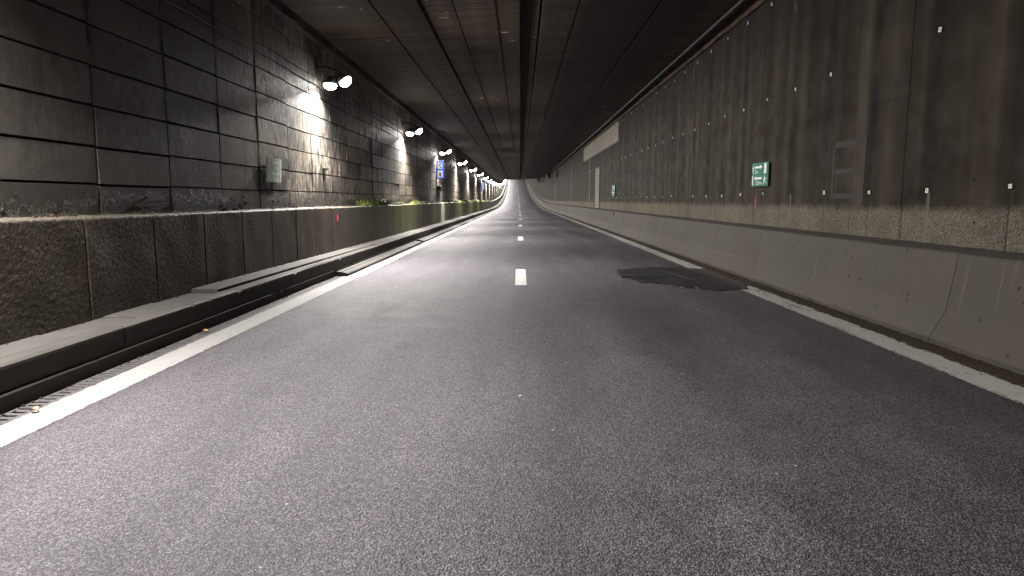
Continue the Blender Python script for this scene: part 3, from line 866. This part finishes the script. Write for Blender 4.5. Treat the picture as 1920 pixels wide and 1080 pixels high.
# ---------------------------------------------------------------- signs
def text_mesh(txt, size):
    c = bpy.data.curves.new('lettering', 'FONT'); c.body = txt; c.size = size; c.align_x = 'CENTER'; c.align_y = 'CENTER'
    c.resolution_u = 3
    o = bpy.data.objects.new('lettering', c); COL.objects.link(o)
    dg = bpy.context.evaluated_depsgraph_get()
    me = bpy.data.meshes.new_from_object(o.evaluated_get(dg))
    bpy.data.objects.remove(o); bpy.data.curves.remove(c)
    v = [tuple(p.co) for p in me.vertices]; f = [tuple(p.vertices) for p in me.polygons]
    bpy.data.meshes.remove(me)
    return v, f
RUNNER = [  # facing right; unit box
    [(.50, .92), (.56, 1.0), (.66, 1.0), (.72, .92), (.66, .84), (.56, .84)],
    [(.36, .80), (.60, .82), (.62, .50), (.40, .44)],
    [(.36, .80), (.40, .68), (.22, .58), (.10, .62), (.08, .68), (.22, .70)],
    [(.58, .80), (.60, .70), (.74, .60), (.92, .66), (.92, .58), (.74, .50), (.60, .60)],
    [(.40, .50), (.62, .52), (.84, .34), (.78, .10), (.96, .10), (.96, .04), (.68, .02), (.72, .30), (.52, .40)],
    [(.40, .48), (.54, .44), (.36, .22), (.06, .10), (.02, .16), (.28, .28)]]
def exit_sign(name, label, W, H, loc, rz, cols, mirrored, bow=.03, tilt=0.0, group=None):
    base, front, mark = cols
    t = thing(name, label, 'sign', loc, rz, group)
    t.rotation_euler = (tilt, 0, rz)
    def yb(x): return -.045 - bow * (1 - (2 * x / W) ** 2)
    b = MB(); nx = 16
    xs = [-W / 2 + W * i / nx for i in range(nx + 1)]
    fr = [[(x, yb(x), z) for z in (-H / 2, H / 2)] for x in xs]; bk = [[(x, yb(x) + .012, z) for z in (H / 2, -H / 2)] for x in xs]
    rows = [f + g + [f[0]] for f, g in zip(fr, bk)]
    b.grid(rows, [[(0, 0)] * 5 for _ in rows])
    b.face([rows[0][i] for i in range(4)]); b.face([rows[-1][i] for i in (3, 2, 1, 0)])
    b.build('panel', front, t)
    b = MB()
    for sx in (-.32, .32): b.box((sx * W - .02, -.05, -H * .4), (sx * W + .02, .0, H * .4), 0, align=False)
    b.build('mounting_rail', base, t)
    b = MB()
    def poly(p): b.face([((x - .5) * W, yb((x - .5) * W) - .005, (.5 - y) * H) for x, y in p], [(0, 0)] * len(p))
    def bar_(x0, x1, y0, y1):
        poly([(x0, y1), (x1, y1), (x1, y0), (x0, y0)])
    def arrow(x0, x1, yc, hh, right):
        ah = (x1 - x0) * .28; s = hh * .22
        if right:
            bar_(x0, x1 - ah, yc - s, yc + s); poly([(x1 - ah, yc + hh / 2), (x1, yc), (x1 - ah, yc - hh / 2)])
        else:
            bar_(x0 + ah, x1, yc - s, yc + s); poly([(x0 + ah, yc - hh / 2), (x0, yc), (x0 + ah, yc + hh / 2)])
    def runner(x0, x1, y0, y1, right):
        for p in RUNNER:
            poly([((x0 + (x1 - x0) * (u if right else 1 - u)), y1 + (y0 - y1) * v) for u, v in p])
    def text(txt, x0, x1, yc, hh):
        v, f = text_mesh(txt, 1.0)
        a = min(p[0] for p in v); c = max(p[0] for p in v); d = min(p[1] for p in v); e = max(p[1] for p in v)
        base = len(b.v)
        for p in v:
            x = (x0 + (x1 - x0) * (p[0] - a) / (c - a) - .5) * W
            z = (.5 - yc) * H + ((p[1] - d) / (e - d) - .5) * hh * H
            b.v.append((x, yb(x) - .005, z))
        for q in f: b.f.append(tuple(base + i for i in q)); b.uv.append([(0, 0)] * len(q)); b.m.append(0)
    if not mirrored:
        runner(.03, .20, .07, .44, True); arrow(.25, .73, .185, .20, True); text('25m', .25, .49, .375, .155); bar_(.81, .92, .05, .47)
        bar_(.06, .15, .53, .93); arrow(.22, .71, .655, .20, False); text('335m', .36, .71, .85, .155); runner(.77, .95, .55, .93, False)
    else:
        bar_(.06, .15, .06, .46); arrow(.26, .74, .185, .20, False); text('25m', .50, .74, .375, .155); runner(.80, .97, .07, .45, False)
        runner(.04, .22, .55, .94, True); arrow(.27, .76, .655, .20, True); text('335m', .34, .70, .85, .155); bar_(.86, .95, .54, .94)
    b.build('pictograms', mark, t)
    return t
exit_sign('exit_sign', 'green running-man exit sign with arrows on the cast wall above the red paint line', .92, .46, P(XR, 13.68, 1.995), R(-90), (DARKSTEEL, GREEN, WHITE), False, .03, group='green exit signs')
exit_sign('exit_sign', 'small far green exit sign on the cast wall before the bricked doorway', 1.1, .57, P(XR, 35.0, 1.97), R(-90), (DARKSTEEL, GREEN, WHITE), False, .03, group='green exit signs')
exit_sign('exit_sign', 'faded pale green exit sign tilted on the block wall', .74, .42, P(-4.46, 12.33, 2.03), R(90), (DARKSTEEL, FADED, FADEDTOP), True, .02, tilt=R(4), group='green exit signs')

def sos_sign(y, label):
    t = thing('emergency_sign', label, 'sign', P(-4.30, y, 3.11), 0, 'blue emergency signs')
    Wd, Hd, d = .40, .95, .05
    b = MB(); b.box((-Wd / 2, -d, -Hd / 2), (Wd / 2, d, Hd / 2), .008, align=False); b.build('panel', BLUE, t)
    b = MB()
    for zc in (.225, -.225): b.box((-.135, -d - .006, zc - .185), (.135, -d - .001, zc + .185), 0, align=False)
    b.build('white_field', LITWHITE, t)
    b = MB()                                                            # handset: a curved bar with two ends
    arc = [(.035 - .075 * math.sin(a), .225 + .125 * math.cos(a)) for a in [math.pi * (.08 + .84 * i / 10) for i in range(11)]]
    rows = [[(x, -d - .010, z) for x, z in [(p[0], p[1]), (p[0] + .045 * (1 - abs(i - 5) / 9), .225 + (p[1] - .225) * .72)]] for i, p in enumerate(arc)]
    b.grid(rows, [[(0, 0)] * 2 for _ in rows])
    for s in (1, -1): b.box((.0, -d - .011, .225 + s * .11 - .028), (.075, -d - .008, .225 + s * .11 + .028), 0, align=False)
    b.build('handset_symbol', INK, t)
    b = MB()                                                            # extinguisher
    b.lathe([(.0, -.14), (.045, -.14), (.05, -.12), (.05, .02), (.03, .06), (.014, .07), (.014, .09), (.0, .09)], 12, (0, 0, 0), 'z')
    b.v = [(x, -d - .008 + y_ * .04, z - .235) for x, y_, z in b.v]
    b.box((-.05, -d - .010, -.155), (.03, -d - .007, -.135), 0, align=False); b.box((-.075, -d - .010, -.27), (-.062, -d - .007, -.14), 0, align=False)
    b.build('extinguisher_symbol', REDPAINT, t)
    b = MB(); b.box((-.36, -.02, -.3), (-.195, .02, -.26), 0, align=False); b.box((-.36, -.02, .26), (-.195, .02, .3), 0, align=False); b.build('bracket', STEEL, t)
sos_sign(37.0, 'blue sign with telephone and red extinguisher symbols under the third lamp')
sos_sign(80.0, 'tiny far blue sign with telephone and extinguisher symbols past the sixth lamp')
t = thing('emergency_cabinet', 'narrow grey cabinet with black hood on the block wall under the blue sign', 'cabinet', P(-4.42, 37.25, 1.36))
box_part('cabinet_body', (-.05, -.25, .0), (.12, .25, .70), CABINET, t)
box_part('hood', (-.05, -.28, .703), (.15, .28, .88), BLACK, t)
t2 = MB(); t2.box((-4.475, 15.55, 2.17), (-4.40, 15.75, 2.23), .01)
tag(t2.build('cable_clip', DARKSTEEL), 'small dark bracket fixed to the brightly lit blocks under the biggest lamp', 'bracket')

# paint marks
def spray(name, pts, x, wid, parent, mat=PINK):
    b = MB(); rows = []
    for i, (y, z) in enumerate(pts):
        wv = wid * (1 - .5 * abs(2 * i / (len(pts) - 1) - 1)) * random.uniform(.7, 1.2)
        rows.append([P(x, y - wv / 2, z), P(x, y + wv / 2, z)])
    b.grid(rows, [[(p[1], p[2]) for p in r] for r in rows])
    return b.build(name, mat, parent)
spray('paint_mark', [(15.70, 1.01 + .015 * i) for i in range(12)], -4.206, .20, pl)
spray('paint_mark', [(13.96, 1.33 + .03 * i) for i in range(9)], XR - .009, .05, cw)
spray('paint_mark', [(33.2 + .25 * i * .2, .72 + .05 * i) for i in range(6)], 4.44, .5, bar, plain('faint_red_paint', (.30, .13, .10), .8))

# jet fans under the ceiling, far along
def jet_fan(x, y, z, r, L, label):
    t = thing('jet_fan', label, 'fan', P(x, y, z), 0, 'jet fans under the ceiling')
    b = MB(); b.lathe([(r * .93, -L / 2), (r * 1.04, -L / 2 - .05), (r * 1.06, -L / 2 + .06), (r, -L / 2 + .2), (r, L / 2 - .2), (r * 1.06, L / 2), (r * .93, L / 2), (r * .9, -L / 2)], 24, axis='y')
    b.build('casing', DARKSTEEL, t, smooth=True)
    b = MB(); b.lathe([(.0, -.35), (r * .2, -.28), (r * .3, -.1), (r * .3, .4), (0, .5)], 16, axis='y')
    b.build('hub', STEEL, t, smooth=True)
    for k in range(7):
        a = 2 * math.pi * k / 7
        b = MB()
        c, s = math.cos(a), math.sin(a)
        q = [(r * .28, -.05, -.05), (r * .88, -.09, -.02), (r * .88, .09, .05), (r * .28, .05, .05)]
        b.face([(u * c - w_ * s, v, u * s + w_ * c) for u, v, w_ in q]); b.build('blade', DARKSTEEL, t)
    b = MB()
    for sy in (-L * .3, L * .3):
        for sx in (-r * .8, r * .8): b.box((sx - .03, sy - .04, r * .6), (sx + .03, sy + .04, cz(x) - z), 0, align=False)
    b.build('hanger', DARKSTEEL, t)
jet_fan(3.85, 90, 4.72, .36, 2.4, 'dark round jet fan under the ceiling, the larger of two beside the cast wall')
jet_fan(3.95, 138, 4.95, .36, 2.4, 'dark jet fan small and far under the ceiling, where the road begins to climb')

# weeds on the ledge
b = MB()
def blade(p, d, L, wd):
    up = Vector((0, 0, 1)); side = Vector((-d.y, d.x, 0)); side = side.normalized() if side.length > 1e-4 else Vector((0, 1, 0))
    pr = []
    for i in range(4):
        t = i / 3
        c = p + up * L * t * (1 - .35 * t) + d * L * .55 * t * t
        wv = wd * (1 - t) ** .7 * (.55 + t)
        pr.append([c - side * wv, c + side * wv])
    b.grid(pr, [[(0, 0)] * 2] * 4)
for ya, yb_, n_, hmax in ((18.6, 22.4, 900, .42), (23.5, 25.4, 160, .18), (27.2, 31.6, 420, .28), (32.5, 35.8, 160, .18), (38.5, 41, 110, .16), (46, 58, 650, .34), (60, 76, 650, .36), (80, 100, 350, .36)):
    for k in range(n_):
        y = random.uniform(ya, yb_)
        e = max(0.15, .6 + mnoise.noise(Vector((y * 1.2, 0, 0))) * .9)
        a = random.uniform(0, 6.28)
        blade(P(-4.33 + random.uniform(-.12, .10), y, 1.34), Vector((math.cos(a), math.sin(a), 0)), hmax * e * random.uniform(.4, 1.1), random.uniform(.008, .02) * (1 if y < 40 else 1.8))
tag(b.build('weeds', WEED), kind='stuff')
# grit in the gutter and along the barrier foot
b = MB()
def clod(c, r):
    t = bmesh.new(); bmesh.ops.create_icosphere(t, subdivisions=1, radius=r)
    base = len(b.v)
    for v in t.verts: b.v.append(tuple(c + Vector((v.co.x, v.co.y, v.co.z * .7)) * random.uniform(.6, 1.3)))
    for f in t.faces: b.f.append(tuple(base + v.index for v in f.verts)); b.uv.append([(c.y + random.random(), 1.4)] * 3); b.m.append(0)
    t.free()
for k in range(700):
    y = 3.5 + 20 * random.random() ** 1.5
    if random.random() < .4: c = P(random.uniform(-3.655, -3.60), y, .010)
    else: c = P(3.98 + .27 * random.random() ** .6, y, .014)
    clod(c, random.choice((.004, .006, .006, .009, .014)))
for k in range(90):
    y = random.uniform(4.5, 18)
    clod(P(-4.215 + abs(random.gauss(0, .03)), y, .335 + (.04 if y > 8.3 else 0)), random.choice((.005, .008, .012)))
tag(b.build('gutter_debris', DIRT), kind='stuff')
# weed at the barrier joint
b = MB()
for k in range(16):
    a = random.uniform(2, 4.4)
    blade(P(4.235, 9.92 + random.uniform(-.04, .04), .01), Vector((math.cos(a), math.sin(a), 0)), random.uniform(.05, .13), .006)
o = b.build('weed_tuft', plain('dry_weed', (.055, .05, .02), .8)); tag(o, 'small dry weed tuft growing at the barrier joint in the dirt', 'plant')

# leaves on the grating and the line
def leaf(x, y, z, s, label):
    b = MB(); rows = []
    for i in range(7):
        t = i / 6; wv = s * .45 * math.sin(math.pi * t) ** .8
        rows.append([(x - s / 2 + s * t, y - wv, z + .02 * math.sin(t * 3) + .012), (x - s / 2 + s * t, y, z + .02 * math.sin(t * 3)), (x - s / 2 + s * t, y + wv, z + .02 * math.sin(t * 3) + .014)])
    b.grid(rows, [[(p[0], p[1]) for p in r] for r in rows])
    tag(b.build('dry_leaf', LEAF), label, 'leaf')
leaf(-3.585, 7.57, .012, .075, 'yellowish dry leaf lying on the slotted drain grating')
leaf(-3.45, 4.65, .010, .06, 'curled brown leaf lying at the inner rim of the white line')
